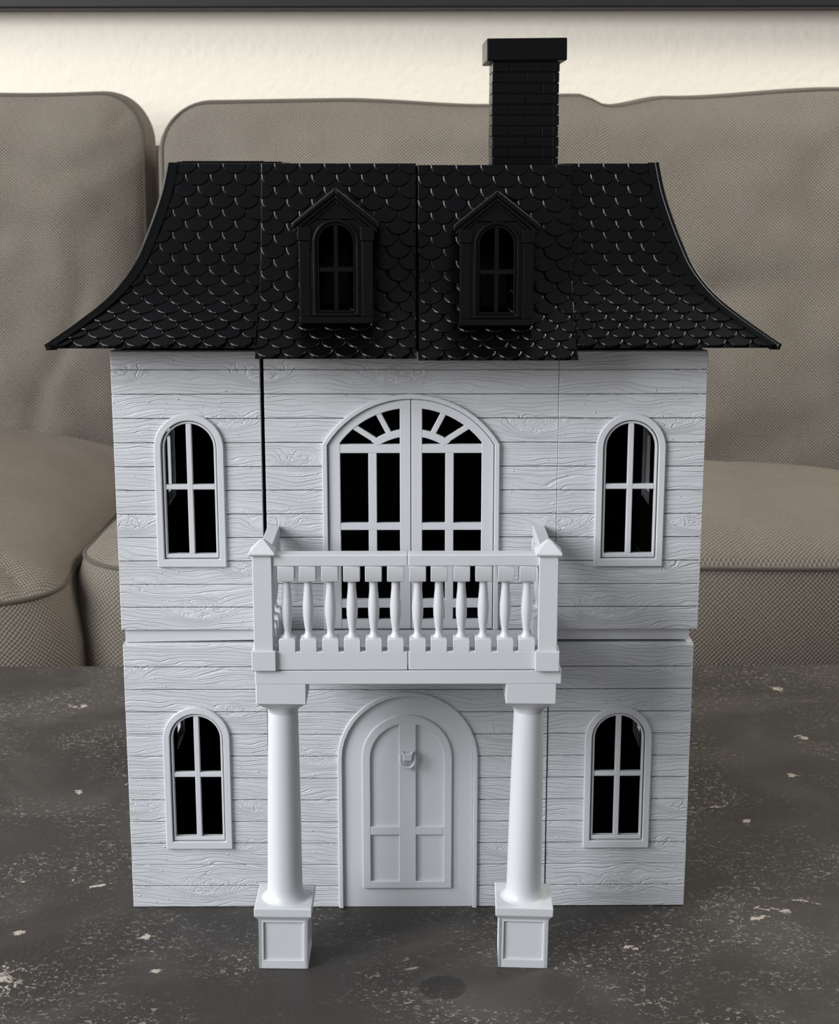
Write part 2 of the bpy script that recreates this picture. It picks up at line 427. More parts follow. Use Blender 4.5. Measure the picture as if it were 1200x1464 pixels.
# ================================================================== THE DOLLHOUSE
H = empty('dollhouse', (0, 0, 0))
tag(H, 'tall grey printed plastic dollhouse with black scalloped mansard roof, on the dark table', 'dollhouse')

class Opening:
    def __init__(s, cx, hw, zb, zs, R=None):
        s.cx, s.hw0, s.zb, s.zs = cx, hw, zb, zs
        s.R = R or hw; s.zc = zs - math.sqrt(max(0, s.R ** 2 - hw ** 2)); s.top = s.zc + s.R
    def hw(s, z): return s.hw0 if z <= s.zs else math.sqrt(max(0.0, s.R ** 2 - (z - s.zc) ** 2))
def cut_strip(x0, x1, z0, z1, op):
    full = [(x0, z0), (x1, z0), (x1, z1), (x0, z1)]
    if op is None or z1 <= op.zb + 1e-6 or z0 >= op.top - 1e-5: return [full]
    a, b = max(z0, op.zb), min(z1, op.top)
    n = 8; zz = [a + (b - a) * (1 - (1 - i / n) ** 2) for i in range(n + 1)]
    L = [(op.cx - op.hw(z), z) for z in zz]; R = [(op.cx + op.hw(z), z) for z in zz]
    bot, tp = z0 < op.zb - 1e-6, z1 > op.top + 1e-6
    if not bot and not tp:
        return [[(x0, z0)] + L + [(x0, z1)], [(x1, z1)] + R[::-1] + [(x1, z0)]]
    if bot: return [[(x0, z0), (x1, z0), (x1, z1)] + R[::-1] + L + [(x0, z1)]]
    return [[(x0, z0)] + L + R[::-1][1:] + [(x1, z0), (x1, z1), (x0, z1)]]

def wall_panel(parent, x0, x1, z0, z1, op, rows, loc=(0, 0, 0), rotz=0.0):
    """backing board, inner face painted black as room shade; each plank a sub-part"""
    mb = MB()
    cuts = sorted({z0, z1} | ({op.zb, op.zs, op.zs + (op.top - op.zs) * 0.6} if op else set()))
    cuts = [c for c in cuts if z0 <= c <= z1]
    if op and op.top < z1: cuts = sorted(set(cuts) | {(op.top + z1) / 2})
    for a, b in zip(cuts, cuts[1:]):
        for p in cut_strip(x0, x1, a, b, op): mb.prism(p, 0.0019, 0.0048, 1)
    pan = mb.build('wall_panel', [M['grey'], M['painted_shade']], parent)
    pan.location = loc; pan.rotation_euler = (0, 0, rotz)
    for a, b in zip(rows, rows[1:]):
        a2, b2 = a + 0.00026, b - 0.00026
        for p in cut_strip(x0, x1, a2, b2, op):
            j = random.uniform(-0.00012, 0.00012)
            MB().prism(p, j, 0.0021).build('plank', M['wood'], pan, 0.00022)
    return pan

LOW = [i * 0.012433 for i in range(13)]                    # 12 planks
UPP = [0.1570 + i * 0.01245 for i in range(12)] + [0.3035]
# ---- windows of the storeys
def arched_window(parent, cx, zb, loc=(0, 0, 0), rotz=0.0, name='arched_window'):
    zs = zb + 0.0625; hw = 0.0178
    w = MB().ring(arch(0, 0, hw, 0.0625), arch(0, 0.0042, hw - 0.0036, 0.0625), -0.0019, 0.003, True)
    w = w.build(name, M['grey'], parent, 0.0004)
    w.location = Vector(loc) + Matrix.Rotation(rotz, 3, 'Z') @ Vector((cx, 0, zb)); w.rotation_euler = (0, 0, rotz)
    o1, o2 = hw - 0.0041, hw - 0.0052
    s = MB().ring(arch(0, 0.0047, o1, 0.0625), arch(0, 0.0068, o2, 0.0625), -0.0007, 0.0028, True)
    s.build('sash', M['grey'], w, 0.0003)
    MB().box(-0.0014, 0.0014, -0.0004, 0.0026, 0.0068, 0.0625 + o2).build('vertical_muntin', M['grey'], w, 0.0003)
    MB().box(-o2, o2, -0.0003, 0.0025, 0.0408, 0.0434).build('cross_muntin', M['grey'], w, 0.0003)
    return w
def win_open(cx, zb): return Opening(cx, 0.0158, zb + 0.002, zb + 0.0625)

lower_y = 0.0
wins = {'LL': (-0.1130, 0.0346), 'LR': (0.1117, 0.0346), 'UL': (-0.1121, 0.1915), 'UR': (0.1139, 0.1915)}
wall_panel(H, -0.1502, -0.0753, 0, 0.1492, win_open(*wins['LL']), LOW)
wall_panel(H, 0.0742, 0.1500, 0, 0.1492, win_open(*wins['LR']), LOW)
DOOR = Opening(-0.0006, 0.0362, 0.0, 0.0859)
wall_panel(H, -0.0750, 0.0736, 0, 0.1492, DOOR, LOW, (0, -0.0007, 0))
wall_panel(H, -0.1505, -0.0752, 0.157, 0.3035, win_open(*wins['UL']), UPP)
wall_panel(H, 0.0766, 0.1517, 0.157, 0.3035, win_open(*wins['UR']), UPP)
FX = 0.0013
FD = Opening(FX, 0.0440, 0.157, 0.2555, 0.0518)
wall_panel(H, -0.0733, 0.0764, 0.157, 0.3035, FD, UPP, (0, 0.0006, 0))
for k in wins: arched_window(H, *wins[k])
DEP = 0.26
for x, rz, sg in ((-0.1505, -PI / 2, -1), (0.1512, PI / 2, 1)):
    for zb, z1, rows in ((0, 0.1492, LOW), (0.157, 0.3035, UPP)):
        xx = (x if zb else (x + 0.0003 if sg < 0 else 0.1503))
        wc = 0.158
        # local x runs along the side; its origin sits at the front corner
        a, b = (-DEP, -0.0012) if sg < 0 else (0.0012, DEP)
        c = -wc if sg < 0 else wc
        op = win_open(c, zb + 0.0346)
        wall_panel(H, a, b, zb, z1, op, rows, (xx, 0, 0), rz)
        arched_window(H, c, zb + 0.0346, (xx, 0, 0), rz)
for zb, z1 in ((0.0005, 0.1485), (0.1575, 0.300)):
    MB().box(-0.146, 0.1463, DEP - 0.004, DEP, zb, z1).box(-0.1445, 0.1445, 0.006, DEP - 0.004, zb, zb + 0.0006).box(-0.1445, 0.1445, 0.006, DEP - 0.004, z1 - 0.003, z1).build('interior_shade_sheets', M['painted_shade'], H)  # added black sheets, paint the rooms behind the windows as dark as shade
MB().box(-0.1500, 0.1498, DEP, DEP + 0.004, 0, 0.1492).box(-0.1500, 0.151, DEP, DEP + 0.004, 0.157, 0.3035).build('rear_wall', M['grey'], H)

# recessed band between the storeys, its lower edge a touch out of level
b = MB(); zl, zr = 0.1500, 0.1514
b.add([(-0.1490, 0.0022, zl), (-0.07, 0.0022, zr), (0.1478, 0.0022, zr - 0.0004), (0.1478, 0.0022, 0.1575), (-0.1490, 0.0022, 0.1575),
       (-0.1490, DEP, zl), (-0.07, DEP, zr), (0.1478, DEP, zr - 0.0004), (0.1478, DEP, 0.1575), (-0.1490, DEP, 0.1575)],
      [(0, 1, 2, 3, 4), (5, 9, 8, 7, 6), (0, 5, 6, 1), (1, 6, 7, 2), (2, 7, 8, 3), (3, 8, 9, 4), (4, 9, 5, 0)])
b.build('storey_band', M['grey'], H)
MB().box(-0.149, 0.149, 0.0015, DEP, 0.1480, 0.1496).build('storey_deck', M['grey'], H)

# ---- front door
d = MB().prism(arch(DOOR.cx, 0.0, 0.0350, 0.0859)[::-1], -0.0004, 0.0030).build('front_door', M['grey'], H, 0.0003)
d['label'] = 'grey arched front door with raised panel frame'
MB().ring(arch(DOOR.cx, 0, 0.0375, 0.0859), arch(DOOR.cx, 0, 0.0350, 0.0859), -0.0024, 0.002).build('door_casing', M['grey'], H, 0.0004)
cx = -0.0010
MB().ring(arch(cx, 0.0115, 0.0240, 0.0865), arch(cx, 0.0156, 0.0197, 0.0861), -0.0019, 0.0, True).build('panel_frame', M['grey'], d, 0.0003)
MB().box(-0.0053, 0.0038, -0.00185, 0, 0.0150, 0.1065).build('centre_stile', M['grey'], d, 0.0003)
MB().box(cx - 0.0198, cx + 0.0198, -0.0018, 0, 0.0425, 0.0473).build('lock_rail', M['grey'], d, 0.0003)
k = MB()
k.prism([(-0.0021, -0.002), (0.0021, -0.002), (0.0024, 0.0012), (0.0030, 0.0026), (0.0012, 0.0019), (-0.0012, 0.0019), (-0.0030, 0.0026), (-0.0024, 0.0012)], -0.0018, 0.0014)
kn = k.build('door_knocker', M['grey'], d, 0.0005); kn.location = (-0.0007, -0.0036, 0.0882); kn.scale = (1.1, 1.1, 1.1)
kr = MB().tube([(-0.0034, 0, 0.001), (-0.0036, -0.0004, -0.001)] + [(-0.0036 * math.cos(PI * i / 10), -0.0006, -0.002 - 0.0040 * math.sin(PI * i / 10)) for i in range(11)] + [(0.0036, -0.0004, -0.001), (0.0034, 0, 0.001)], 0.00075, 8)
kr.tube([(-0.0036, 0, 0.0006), (0.0036, 0, 0.0006)], 0.0005, 6)
o = kr.build('knocker_ring', M['grey'], d, smooth=True); o.location = (-0.0007, -0.0034, 0.0882); o.scale = (1.08, 1.0, 1.08)

# ---- balcony doors
RC = 0.0531; ZC = 0.2286
def arc_pts(R, hw, n=22): 
    a = math.asin(min(1, hw / R)); return [(FX + R * math.sin(-a + 2 * a * i / n), ZC + R * math.cos(-a + 2 * a * i / n)) for i in range(n + 1)]
oc = [(FX - 0.0455, 0.1572)] + arc_pts(RC, 0.0455) + [(FX + 0.0455, 0.1572)]
ic = [(FX - 0.0428, 0.1572)] + arc_pts(0.0506, 0.0428) + [(FX + 0.0428, 0.1572)]
MB().ring(oc, ic, -0.0016, 0.0035).build('balcony_door_casing', M['grey'], H, 0.0004)
def leaf(s):
    """one door leaf; s = -1 left, 1 right"""
    def X(v): return FX + s * v
    def bx(mb, a, b2, z0, z1, y0=0.0, y1=0.003): x = sorted((X(a), X(b2))); return mb.box(x[0], x[1], y0, y1, z0, z1)
    Ro, Rg, hwo, gap = 0.0502, 0.0458, 0.0424, 0.0002
    m = MB()
    a0, a1 = math.asin(gap / Ro), math.asin(hwo / Ro); g1 = math.asin(0.0363 / Rg)
    n = 14
    outer = [(X(Ro * math.sin(a0 + (a1 - a0) * i / n)), ZC + Ro * math.cos(a0 + (a1 - a0) * i / n)) for i in range(n + 1)] + [(X(hwo), 0.1576)]
    inner = [(X(Rg * math.sin(a0 + (g1 - a0) * i / n)), ZC + Rg * math.cos(a0 + (g1 - a0) * i / n)) for i in range(n + 1)] + [(X(0.0363), 0.1576)]
    m.ring(outer, inner, 0.0, 0.003)
    bx(m, gap, 0.0057, 0.1576, ZC + Ro - 0.0012, 0.0001)
    bx(m, 0.003, 0.0380, 0.2511, 0.2556, 0.0002); bx(m, 0.003, 0.0380, 0.2107, 0.2144, 0.0002)
    bx(m, 0.003, 0.0380, 0.1690, 0.1736, 0.0002); bx(m, 0.003, 0.0380, 0.1576, 0.1626, 0.0002)
    L = m.build('balcony_door_leaf', M['grey'], H, 0.00025)
    bx(MB(), 0.0176, 0.0219, 0.1626, 0.2511, 0.0003, 0.0029).build('muntin', M['grey'], L, 0.00025)
    a2 = 0.02; a3 = math.acos(0.0270 / 0.0332)
    ro = [(X(0.0350 * math.sin(a2 + (a3 - a2) * i / 8)), ZC + 0.0350 * math.cos(a2 + (a3 - a2) * i / 8)) for i in range(9)]
    ri = [(X(0.0312 * math.sin(a2 + (a3 * 0.93 - a2) * i / 8)), ZC + 0.0312 * math.cos(a2 + (a3 * 0.93 - a2) * i / 8)) for i in range(9)]
    MB().ring(ro, ri, 0.0002, 0.0029).build('fan_ring', M['grey'], L, 0.00025)
    for p, q in (((0.0108, 0.0318), (0.0176, 0.0448)), ((0.0168, 0.0282), (0.0312, 0.0375))):
        dx, dz = q[0] - p[0], q[1] - p[1]; ln = math.hypot(dx, dz); nx_, nz_ = -dz / ln * 0.0014, dx / ln * 0.0014
        poly = [(X(p[0] + nx_), ZC + p[1] + nz_), (X(p[0] - nx_), ZC + p[1] - nz_), (X(q[0] - nx_), ZC + q[1] - nz_), (X(q[0] + nx_), ZC + q[1] + nz_)]
        MB().prism(poly, 0.0003, 0.0028).build('fan_spoke', M['grey'], L, 0.00025)
    return L
leaf(-1); leaf(1)

# ---- balcony
BAL = MB().box(-0.0742, 0.0738, -0.0680, -0.0008, 0.1499, 0.1568).build('balcony', M['grey'], H, 0.0004)
nb = 11
for i in range(nb):
    x0 = -0.0640 + i * 0.1275 / nb
    MB().box(x0 + 0.0002, x0 + 0.1275 / nb - 0.0002, -0.060, -0.0016, 0.1566, 0.1574).build('floor_board', M['grey'], BAL, 0.00015)
def shared(name, me, parent, loc, rz=0.0):
    o = link(name, me, parent); o.location = loc; o.rotation_euler = (0, 0, rz); return o
post = MB().frustum(0, 0, [(0.0046, 0.0046, 0.009), (0.0046, 0.0046, 0.0572)])
post.frustum(0, 0, [(0.0058, 0.0058, 0), (0.0058, 0.0058, 0.0099)])
post.frustum(0, 0, [(0.0058, 0.0058, 0.0568), (0.0063, 0.0063, 0.0576), (0.0063, 0.0063, 0.0582), (0.0008, 0.0008, 0.0640)])
p0 = post.build('post', M['grey'], BAL, 0.0003); p0.location = (-0.0696, -0.0645, 0.1574)
shared('post', p0.data, BAL, (0.0667, -0.0650, 0.1571), math.radians(-1.5))
def rail(name, x0, x1, y0, y1, z0, z1): return MB().box(x0, x1, y0, y1, z0, z1).build(name, M['grey'], BAL, 0.0004)
for a, b2 in ((-0.0652, -0.0005), (-0.0001, 0.0625)):
    rail('top_rail', a, b2, -0.0680, -0.0595, 0.2087, 0.2143)
    rail('bottom_rail', a, b2, -0.0682, -0.0600, 0.1572, 0.1664)
for xc in (-0.0697, 0.0672):
    rail('top_rail', xc - 0.0031, xc + 0.0031, -0.0600, 0.0, 0.2077, 0.2133)
    rail('bottom_rail', xc - 0.0036, xc + 0.0036, -0.0590, -0.0016, 0.1572, 0.1664)
bl = MB().frustum(0, 0, [(0.00395, 0.00395, 0.0420), (0.00395, 0.00395, 0.0347), (0.0030, 0.0030, 0.0343)])
bl.lathe([(0.0018, 0.0350), (0.0019, 0.0335), (0.0020, 0.0300), (0.0024, 0.0255), (0.0027, 0.0215), (0.0026, 0.0170), (0.0021, 0.0125), (0.0016, 0.0095), (0.0018, 0.0080), (0.0030, 0.0064), (0.0034, 0.0055)], n=18)
bl.frustum(0, 0, [(0.00395, 0.00395, -0.001), (0.00395, 0.00395, 0.0058), (0.0033, 0.0033, 0.0064)])
b0 = bl.build('baluster', M['grey'], BAL, 0.0002, True); b0.location = (-0.0584, -0.0642, 0.1666)
for x in (-0.0482, -0.0376, -0.0272, -0.0168, -0.0063, 0.0043, 0.0145, 0.0253, 0.0358, 0.0464, 0.0567):
    shared('baluster', b0.data, BAL, (x, -0.0642, 0.1666))
for xc in (-0.0697, 0.0672):
    for i in range(4): shared('baluster', b0.data, BAL, (xc, -0.0500 + i * 0.0134, 0.1660))

# ---- columns
def column(x, y, xt, rot):
    prof = [(0.0122, 0.0335), (0.0108, 0.0340), (0.0098, 0.0352), (0.0091, 0.0372), (0.0088, 0.0400), (0.0087, 0.0480), (0.0083, 0.0800), (0.0078, 0.1100), (0.0073, 0.1340)]
    mb = MB().lathe(prof, n=40)
    o = len(mb.v); rows = [(0.0074, 0.1325, 0.0), (0.0078, 0.1345, 0.15), (0.0092, 0.1366, 0.6), (0.0106, 0.1384, 0.9), (0.0117, 0.1398, 1.0)]
    for rr, zz, q in rows:                                             # round shaft swelling to the square block
        for k in range(40):
            a = 2 * PI * k / 40; m = rr * ((1 - q) + q / max(abs(math.cos(a)), abs(math.sin(a)))); mb.v.append((m * math.cos(a), m * math.sin(a), zz))
    for i in range(len(rows) - 1):
        for k in range(40): j = (k + 1) % 40; mb.f.append((o + i * 40 + k, o + i * 40 + j, o + i * 40 + 40 + j, o + i * 40 + 40 + k)); mb.mi.append(0)
    c = mb.build('column', M['grey'], H, smooth=True); c.location = (x, y, 0); c.rotation_euler = (0, math.atan2(xt - x, 0.14), 0)
    cap = MB().box(-0.0122, 0.0122, -0.0122, 0.0122, 0.1396, 0.1501).build('capital', M['grey'], c, 0.0004)
    ped = MB()
    e = 0.0124
    # die with recessed panels on four sides, between plain corner posts
    ped.frustum(0, 0, [(e - 0.0011, e - 0.0011, 0.001), (e - 0.0011, e - 0.0011, 0.027)])
    for k in range(4):
        R = Matrix.Rotation(k * PI / 2, 3, 'Z')
        q = MB(); q.ring([(-e, 0), (e, 0), (e, 0.0272), (-e, 0.0272)], [(-e + 0.0026, 0.0046), (e - 0.0026, 0.0046), (e - 0.0026, 0.0251), (-e + 0.0026, 0.0251)], -e, -e + 0.0018, True)
        ped.add([R @ Vector(v) for v in q.v], q.f)
    ped.frustum(0, 0, [(e, e, 0.0262), (e + 0.0003, e + 0.0003, 0.0270), (0.0143, 0.0143, 0.0292), (0.0144, 0.0144, 0.0332), (0.0141, 0.0141, 0.0336)])
    po = ped.build('pedestal', M['grey'], c, 0.00025); po.rotation_euler = (0, 0, rot)
    return c
column(-0.0630, -0.0556, -0.0619, math.radians(-0.8))
column(0.0576, -0.0556, 0.0592, math.radians(-2.2))

# ---- roof
XO = 0.0026
HIP = [(0.1783, 0.3078), (0.1666, 0.3162), (0.1546, 0.3258), (0.1465, 0.3347), (0.1401, 0.3445), (0.1350, 0.3565), (0.1303, 0.3694), (0.1265, 0.3820), (0.1236, 0.3960)]
def smooth_profile(pts, n=120):
    out = []
    for i in range(len(pts) - 1):
        p0, p1, p2, p3 = pts[max(i - 1, 0)], pts[i], pts[i + 1], pts[min(i + 2, len(pts) - 1)]
        for k in range(12):
            t_ = k / 12
            out.append(tuple(0.5 * ((2 * p1[c]) + (-p0[c] + p2[c]) * t_ + (2 * p0[c] - 5 * p1[c] + 4 * p2[c] - p3[c]) * t_ ** 2 + (-p0[c] + 3 * p1[c] - 3 * p2[c] + p3[c]) * t_ ** 3) for c in (0, 1)))
    out.append(pts[-1]); return out
class Profile:
    """(Y, z) curve from the eave up, by arc length"""
    def __init__(s, pts):
        s.p = pts; s.s = [0.0]
        for a, b in zip(pts, pts[1:]): s.s.append(s.s[-1] + math.hypot(b[0] - a[0], b[1] - a[1]))
        s.L = s.s[-1]
    def at(s, v):
        i = 0
        v2 = min(max(v, 0), s.L)
        while i < len(s.s) - 2 and s.s[i + 1] < v2: i += 1
        f = (v - s.s[i]) / (s.s[i + 1] - s.s[i]); a, b = s.p[i], s.p[i + 1]
        ty, tz = (b[0] - a[0]), (b[1] - a[1]); L = math.hypot(ty, tz)
        return a[0] + ty * f, a[1] + tz * f, -tz / L, ty / L
SIDE = Profile([(0.1515 - x, z) for x, z in smooth_profile(HIP)])
CPTS = [(0.1515 - x - 0.0045 - 0.0006 * (0.396 - z) / 0.09, 0.396 - (0.396 - z) * 1.052) for x, z in smooth_profile(HIP)]
CENT = Profile(CPTS)
def hipx(v): y = SIDE.at(v)[0]; return 0.1515 - y
ROWS = 18
TW = 0.01262

def clip(poly, ax, az, c):
    """keep the side where ax*u + az*v <= c"""
    out = []
    for i in range(len(poly)):
        p, q = poly[i], poly[(i + 1) % len(poly)]
        dp, dq = ax * p[0] + az * p[1] - c, ax * q[0] + az * q[1] - c
        if dp <= 0: out.append(p)
        if dp * dq < 0: t_ = dp / (dp - dq); out.append((p[0] + (q[0] - p[0]) * t_, p[1] + (q[1] - p[1]) * t_))
    return out
def parea(p): return abs(sum(p[i][0] * p[(i + 1) % len(p)][1] - p[(i + 1) % len(p)][0] * p[i][1] for i in range(len(p)))) / 2
def tile_poly(u, v, row):
    a = row * 0.93; w = TW / 2 * 0.985
    n = 9
    pts = [(u - w * math.cos(PI * i / n), v + a - a * math.sin(PI * i / n)) for i in range(n + 1)]
    return pts + [(u + w, v + row * 2.0), (u - w, v + row * 2.0)]
def tile_mesh(mb, poly, vt, row, fmap):
    n = len(poly); cxu = sum(p[0] for p in poly) / n; cvv = sum(p[1] for p in poly) / n
    def hgt(v): return 0.0017 - 0.0013 * min(1, max(0, (v - vt) / (2.0 * row)))
    base = [fmap(u, v, hgt(v) - 0.0016) for u, v in poly]
    mid = [fmap(u, v, hgt(v) - 0.00030) for u, v in poly]
    topv = [fmap(cxu + (u - cxu) * 0.91, cvv + (v - cvv) * 0.93, hgt(v)) for u, v in poly]
    o = len(mb.v); mb.v += base + mid + topv
    for i in range(n):
        j = (i + 1) % n
        mb.f += [(o + i, o + j, o + n + j, o + n + i), (o + n + i, o + n + j, o + 2 * n + j, o + 2 * n + i)]; mb.mi += [0, 0]
    mb.f.append(tuple(o + 2 * n + i for i in range(n))); mb.mi.append(0)
DORMERS = ((-0.0352, 0.0), (0.0432, -0.0012))
n_sh = [0]
def shingles(sec, prof, fmap, ua, ub, u_anchor, hip_sign=0, dormer=None, stuff_all=False, hip_back=None):
    row = prof.L / (ROWS - 0.08)
    edge = MB()
    for r in range(ROWS):
        vt = r * row; off = (r % 2) * TW / 2
        i0 = int((ua - u_anchor) / TW) - 2; i1 = int((ub - u_anchor) / TW) + 2
        for i in range(i0, i1 + 1):
            u = u_anchor + off + i * TW
            poly = tile_poly(u, vt, row); full = parea(poly)
            poly = clip(poly, 0, 1, prof.L - 0.0002)
            full2 = parea(poly)
            if ua > -9: poly = clip(poly, -1, 0, -(ua + 0.0001)) if len(poly) > 2 else poly
            if len(poly) > 2: poly = clip(poly, 1, 0, ub - 0.0001)
            if len(poly) > 2 and hip_sign:
                v0, v1 = vt, min(vt + 2 * row, prof.L); x0, x1 = hipx(v0) - 0.0038, hipx(v1) - 0.0038
                # hip line x = x0 + (x1-x0)*(v-v0)/(v1-v0)
                k = (x1 - x0) / (v1 - v0)
                poly = clip(poly, hip_sign, -k, x0 - k * v0)
            if len(poly) > 2 and hip_back:
                v0, v1 = vt, min(vt + 2 * row, prof.L); y0, y1 = prof.at(v0)[0] + 0.0045, prof.at(v1)[0] + 0.0045
                k = (y1 - y0) / (v1 - v0); poly = clip(poly, -1, k, k * v0 - y0)
            if len(poly) < 3 or parea(poly) < full * 0.05: continue
            if dormer:
                cu = u - dormer[0]; zc = prof.at(vt + row * 0.6)[1]
                if abs(cu) < 0.0112 and 0.3235 < zc < 0.371: continue
                if abs(cu) < 0.006 and 0.3235 < zc < 0.376: continue
            if stuff_all or parea(poly) < full2 * 0.62:
                tile_mesh(edge, poly, vt, row, fmap)
            else:
                mb = MB(); tile_mesh(mb, poly, vt, row, fmap); mb.build('shingle', M['black'], sec); n_sh[0] += 1
    if edge.v:
        e = edge.build('cut_shingles' if not stuff_all else 'side_shingles', M['black'], sec); e['kind'] = 'stuff'
YB = DEP + 0.012
def fmap_front(prof, xo=0.0):
    def f(u, v, h): y, z, ny, nz = prof.at(v); return (u + xo, y + h * ny, z + h * nz)
    return f
def fmap_side(sgn):
    def f(u, v, h): y, z, ny, nz = SIDE.at(v); return (XO + sgn * (0.1515 - (y + h * ny)), u, z + h * nz)
    return f
NV = 40
def side_section(sgn, xin):
    """outer roof section with its hip: front slope, side slope, soffit, flat top"""
    mb = MB(); vs = [SIDE.L * i / NV for i in range(NV + 1)]
    fr = []; sd = []
    for v in vs:
        y, z, _, _ = SIDE.at(v); xh = XO + sgn * (0.1515 - y)
        mb.v += [(xin, y, z), (xh, y, z), (xh, YB, z), (xin, YB, z)]
    for i in range(NV):
        a = 4 * i
        mb.f += [(a, a + 1, a + 5, a + 4), (a + 1, a + 2, a + 6, a + 5), (a + 2, a + 3, a + 7, a + 6), (a + 3, a, a + 4, a + 7)]; mb.mi += [0] * 4
    mb.f += [(3, 2, 1, 0), (4 * NV, 4 * NV + 1, 4 * NV + 2, 4 * NV + 3)]; mb.mi += [0, 0]
    sec = mb.build('roof_section', M['black'], H)
    hp = MB()
    for v in vs:
        y, z, ny, nz = SIDE.at(v); xh = 0.1515 - y
        for uu, hh in ((xh - 0.0042, -0.001), (xh - 0.0042, 0.0021), (xh + 0.0007, 0.0024), (xh + 0.0007, -0.0012)):
            hp.v.append((XO + sgn * uu, y + hh * ny, z + hh * nz))
    rod = []
    for v in vs:
        y, z, ny, nz = SIDE.at(v); rod.append((XO + sgn * (0.1515 - y + 0.0002), y + 0.0012 * ny, z + 0.0012 * nz))
    for i in range(NV):
        for k in range(4): j = (k + 1) % 4; hp.f.append((4 * i + k, 4 * i + j, 4 * i + 4 + j, 4 * i + 4 + k)); hp.mi.append(0)
    hp.f += [(0, 1, 2, 3), tuple(4 * NV + k for k in (3, 2, 1, 0))]; hp.mi += [0, 0]
    hp.tube(rod, 0.0015, 10)
    hp.build('hip_trim', M['black'], sec, 0.0, True)
    return sec
SL, SR = -0.0742, 0.0826
secl = side_section(-1, SL); secr = side_section(1, SR)
fm = fmap_front(SIDE, XO)
shingles(secl, SIDE, fm, -9.0 if False else -0.20, SL - XO, SL - XO - TW * 0.62, -1)
shingles(secr, SIDE, fm, SR - XO, 0.20, SR - XO + TW * 0.30, 1)
shingles(secl, SIDE, fmap_side(-1), -0.026, YB, 0.0, 0, None, True, True)
shingles(secr, SIDE, fmap_side(1), -0.026, YB, 0.0, 0, None, True, True)
def centre_section(xa, xb, dy=0.0, dz=0.0):
    mb = MB(); vs = [CENT.L * i / NV for i in range(NV + 1)]
    for v in vs:
        y, z, _, _ = CENT.at(v); mb.v += [(xa, y, z), (xb, y, z), (xb, YB, z), (xa, YB, z)]
    for i in range(NV):
        a = 4 * i
        mb.f += [(a, a + 1, a + 5, a + 4), (a + 1, a + 2, a + 6, a + 5), (a + 2, a + 3, a + 7, a + 6), (a + 3, a, a + 4, a + 7)]; mb.mi += [0] * 4
    mb.f += [(3, 2, 1, 0), (4 * NV, 4 * NV + 1, 4 * NV + 2, 4 * NV + 3)]; mb.mi += [0, 0]
    s = mb.build('roof_section', M['black'], H); s.location = (0, dy, dz); return s
secc = centre_section(-0.0744, 0.0040); secd = centre_section(0.0049, 0.0826, -0.0006, -0.0008)
fc = fmap_front(CENT)
shingles(secc, CENT, fc, -0.0744, 0.0040, -0.0744 + TW * 0.5, 0, DORMERS[0])
shingles(secd, CENT, fc, 0.0049, 0.0826, 0.0049 + TW * 0.5, 0, (DORMERS[1][0], 0))
MB().box(-0.1195, -0.076, 0.06, 0.15, 0.3955, 0.3974).box(-0.121, -0.0660, 0.05, 0.12, 0.3955, 0.3970).build('roof_lid', M['black'], H, 0.0003)

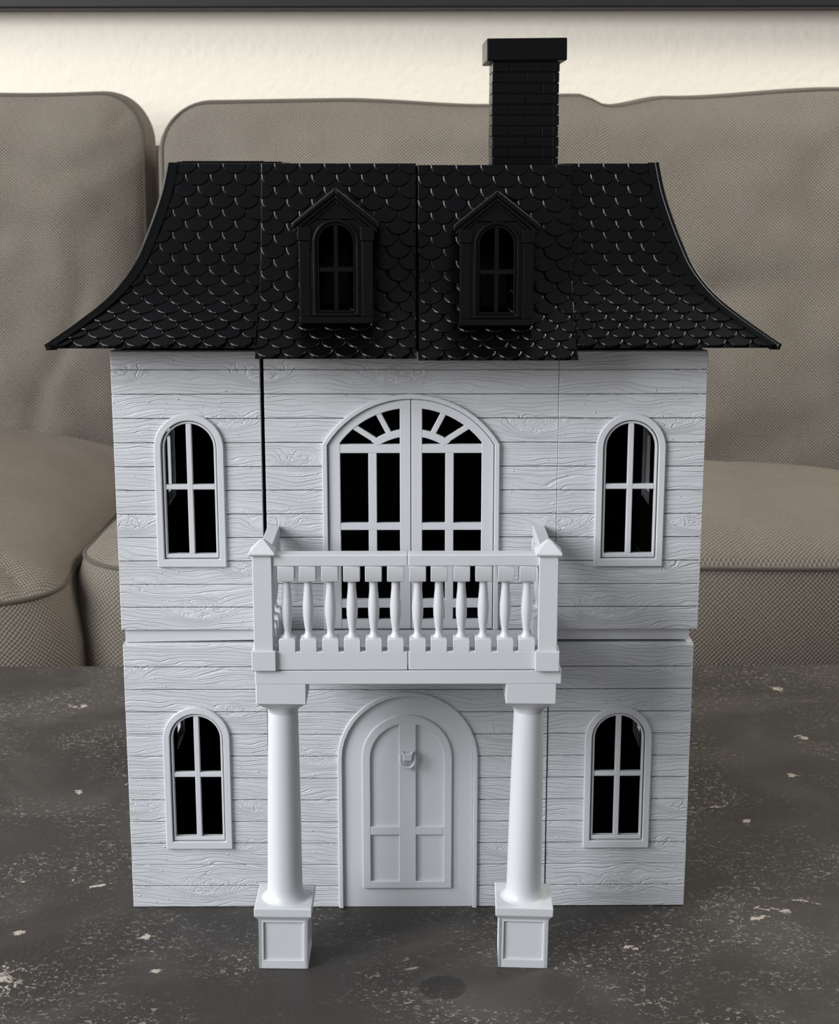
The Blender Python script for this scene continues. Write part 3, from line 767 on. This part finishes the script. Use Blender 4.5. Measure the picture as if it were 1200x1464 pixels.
# ---- dormers
def dormer(cx, dz):
    B = 0.3190; w = 0.0181; yf = -0.0185
    body = MB()
    ow, zs = 0.0094, 0.0392                                            # opening half width and springing above the base
    op = Opening(0, ow, 0.0062, zs)
    zt = 0.0480
    gable = [(-w + 0.0012, zt), (w - 0.0012, zt), (0, 0.0620)]
    # front board with the arched hole, two strips, gable above
    for a, b2 in ((0.0, 0.0030), (0.0030, 0.0300), (0.0300, zs + 0.006), (zs + 0.006, 0.0505)):
        hwc = w - 0.0012
        for p in cut_strip(-hwc, hwc, a, b2, op): body.prism(p, 0.0022, 0.0050)
    body.prism([(-w + 0.0012, 0.0500), (w - 0.0012, 0.0500), (0, 0.0615)], 0.0022, 0.0050)
    for s in (-1, 1):                                                  # cheeks back into the slope
        x = sorted((s * (w - 0.0012), s * (w - 0.0032))); body.box(x[0], x[1], 0.0050, 0.036, 0.0, 0.0490)
    body.box(-w + 0.0012, w - 0.0012, 0.0335, 0.036, 0.0, 0.05)
    d_ = body.build('dormer', M['black'], H); d_.location = (cx, yf, B + dz)
    # gable roof: two slabs and a stepped rake moulding
    def slab(s, x1, z1, th, y0, y1, x0=0.0, z0=None, apex=0.0652):
        a = (0.0, apex); b2 = (s * x1, z1)
        nx_, nz_ = 0.0, -th
        poly = [a, b2, (b2[0], b2[1] + nz_), (a[0], a[1] + nz_)]
        return poly if s < 0 else poly[::-1]
    rf = MB()
    for s in (-1, 1): rf.prism(slab(s, 0.0212, 0.0486, 0.0030, 0, 0), -0.0014, 0.036)
    rf.build('dormer_roof', M['black'], d_, 0.0007, False, 2)
    rk = MB()
    for s in (-1, 1):
        rk.prism(slab(s, 0.0202, 0.0462, 0.0024, 0, 0, apex=0.0624), -0.0004, 0.004)
        rk.prism(slab(s, 0.0190, 0.0446, 0.0022, 0, 0, apex=0.0602), 0.0006, 0.004)
    rk.build('rake_moulding', M['black'], d_, 0.0005, False, 2)
    for s in (-1, 1):                                                  # flat pilasters with a small stepped head
        pl = MB(); c = s * (w - 0.0028)
        pl.box(c - 0.0028, c + 0.0028, 0.0, 0.003, 0.003, 0.0400)
        pl.box(c - 0.0034, c + 0.0034, -0.0006, 0.003, 0.0400, 0.0468)
        pl.build('pilaster', M['black'], d_, 0.0006, False, 2)
        c2 = s * (w - 0.0064)
        MB().box(c2 - 0.0010, c2 + 0.0010, 0.0006, 0.003, 0.003, 0.0345).build('side_moulding', M['black'], d_, 0.0007, False, 2)
    MB().box(-w, w, -0.0010, 0.004, 0, 0.0034).build('dormer_sill', M['black'], d_, 0.0006, False, 2)
    cas = MB().ring(arch(0, 0.0034, 0.0114, zs), arch(0, 0.0054, 0.0096, zs), -0.0002, 0.003, True)
    cs = cas.build('dormer_window', M['black'], d_, 0.0007, False, 2)
    MB().ring(arch(0, 0.0054, 0.0094, zs), arch(0, 0.0066, 0.0083, zs), 0.0012, 0.004, True).box(-0.0011, 0.0011, 0.0014, 0.0038, 0.0066, zs + 0.0083).box(-0.0084, 0.0084, 0.0015, 0.0037, 0.0250, 0.0274).build('window_bars', M['black'], cs, 0.0002)
    shade_sheet = MB().box(-0.0135, 0.0135, 0.0325, 0.0334, 0.001, 0.0500)
    shade_sheet.build('dormer_shade_sheet', M['painted_shade'], d_)  # added black sheet, painted shade behind the dormer window
for c, dz in DORMERS: dormer(c, dz)

# ---- chimney
CX0, CX1, CY0, CY1, CZ0, CZ1 = 0.0455, 0.0811, 0.080, 0.116, 0.3955, 0.4496
ch = MB().box(CX0 + 0.0009, CX1 - 0.0009, CY0 + 0.0009, CY1 - 0.0009, CZ0, CZ1 + 0.002).build('chimney', M['black'], H)
rh = 0.00558; bw = (CX1 - CX0) / 2
for r in range(10):
    z1 = CZ1 - r * rh; z0 = max(z1 - rh, CZ0)
    if z1 - z0 < 0.001: continue
    for face in range(4):
        w_ = (CX1 - CX0) if face % 2 == 0 else (CY1 - CY0)
        cutsx = [0, 0.5, 1.0] if (r + face) % 2 else [0, 0.25, 0.75, 1.0]
        for a, b2 in zip(cutsx, cutsx[1:]):
            j = random.uniform(-0.00022, 0.00022)
            mb = MB().box(-w_ / 2 + a * w_ + 0.00022 * (a > 0), -w_ / 2 + b2 * w_ - 0.00022 * (b2 < 1), -w_ / 2 + j, -w_ / 2 + 0.003, z0 + 0.0002, z1 - 0.0002)
            R = Matrix.Rotation(face * PI / 2, 3, 'Z'); off = Vector(((CX0 + CX1) / 2, (CY0 + CY1) / 2, 0))
            mb.v = [tuple(R @ Vector(v) + off) for v in mb.v]
            mb.build('brick', M['black'], ch, 0.0002)
cc = ((CX0 + CX1) / 2, (CY0 + CY1) / 2)
cap = MB().frustum(0, 0, [(0.0214, 0.0214, 0), (0.0214, 0.0214, 0.0116)]).build('chimney_cap', M['black'], ch, 0.0007, False, 2)
cap.location = (cc[0], cc[1], CZ1 + 0.0001); cap.rotation_euler = (0, math.radians(-0.7), math.radians(0.8))
print('shingles', n_sh[0])
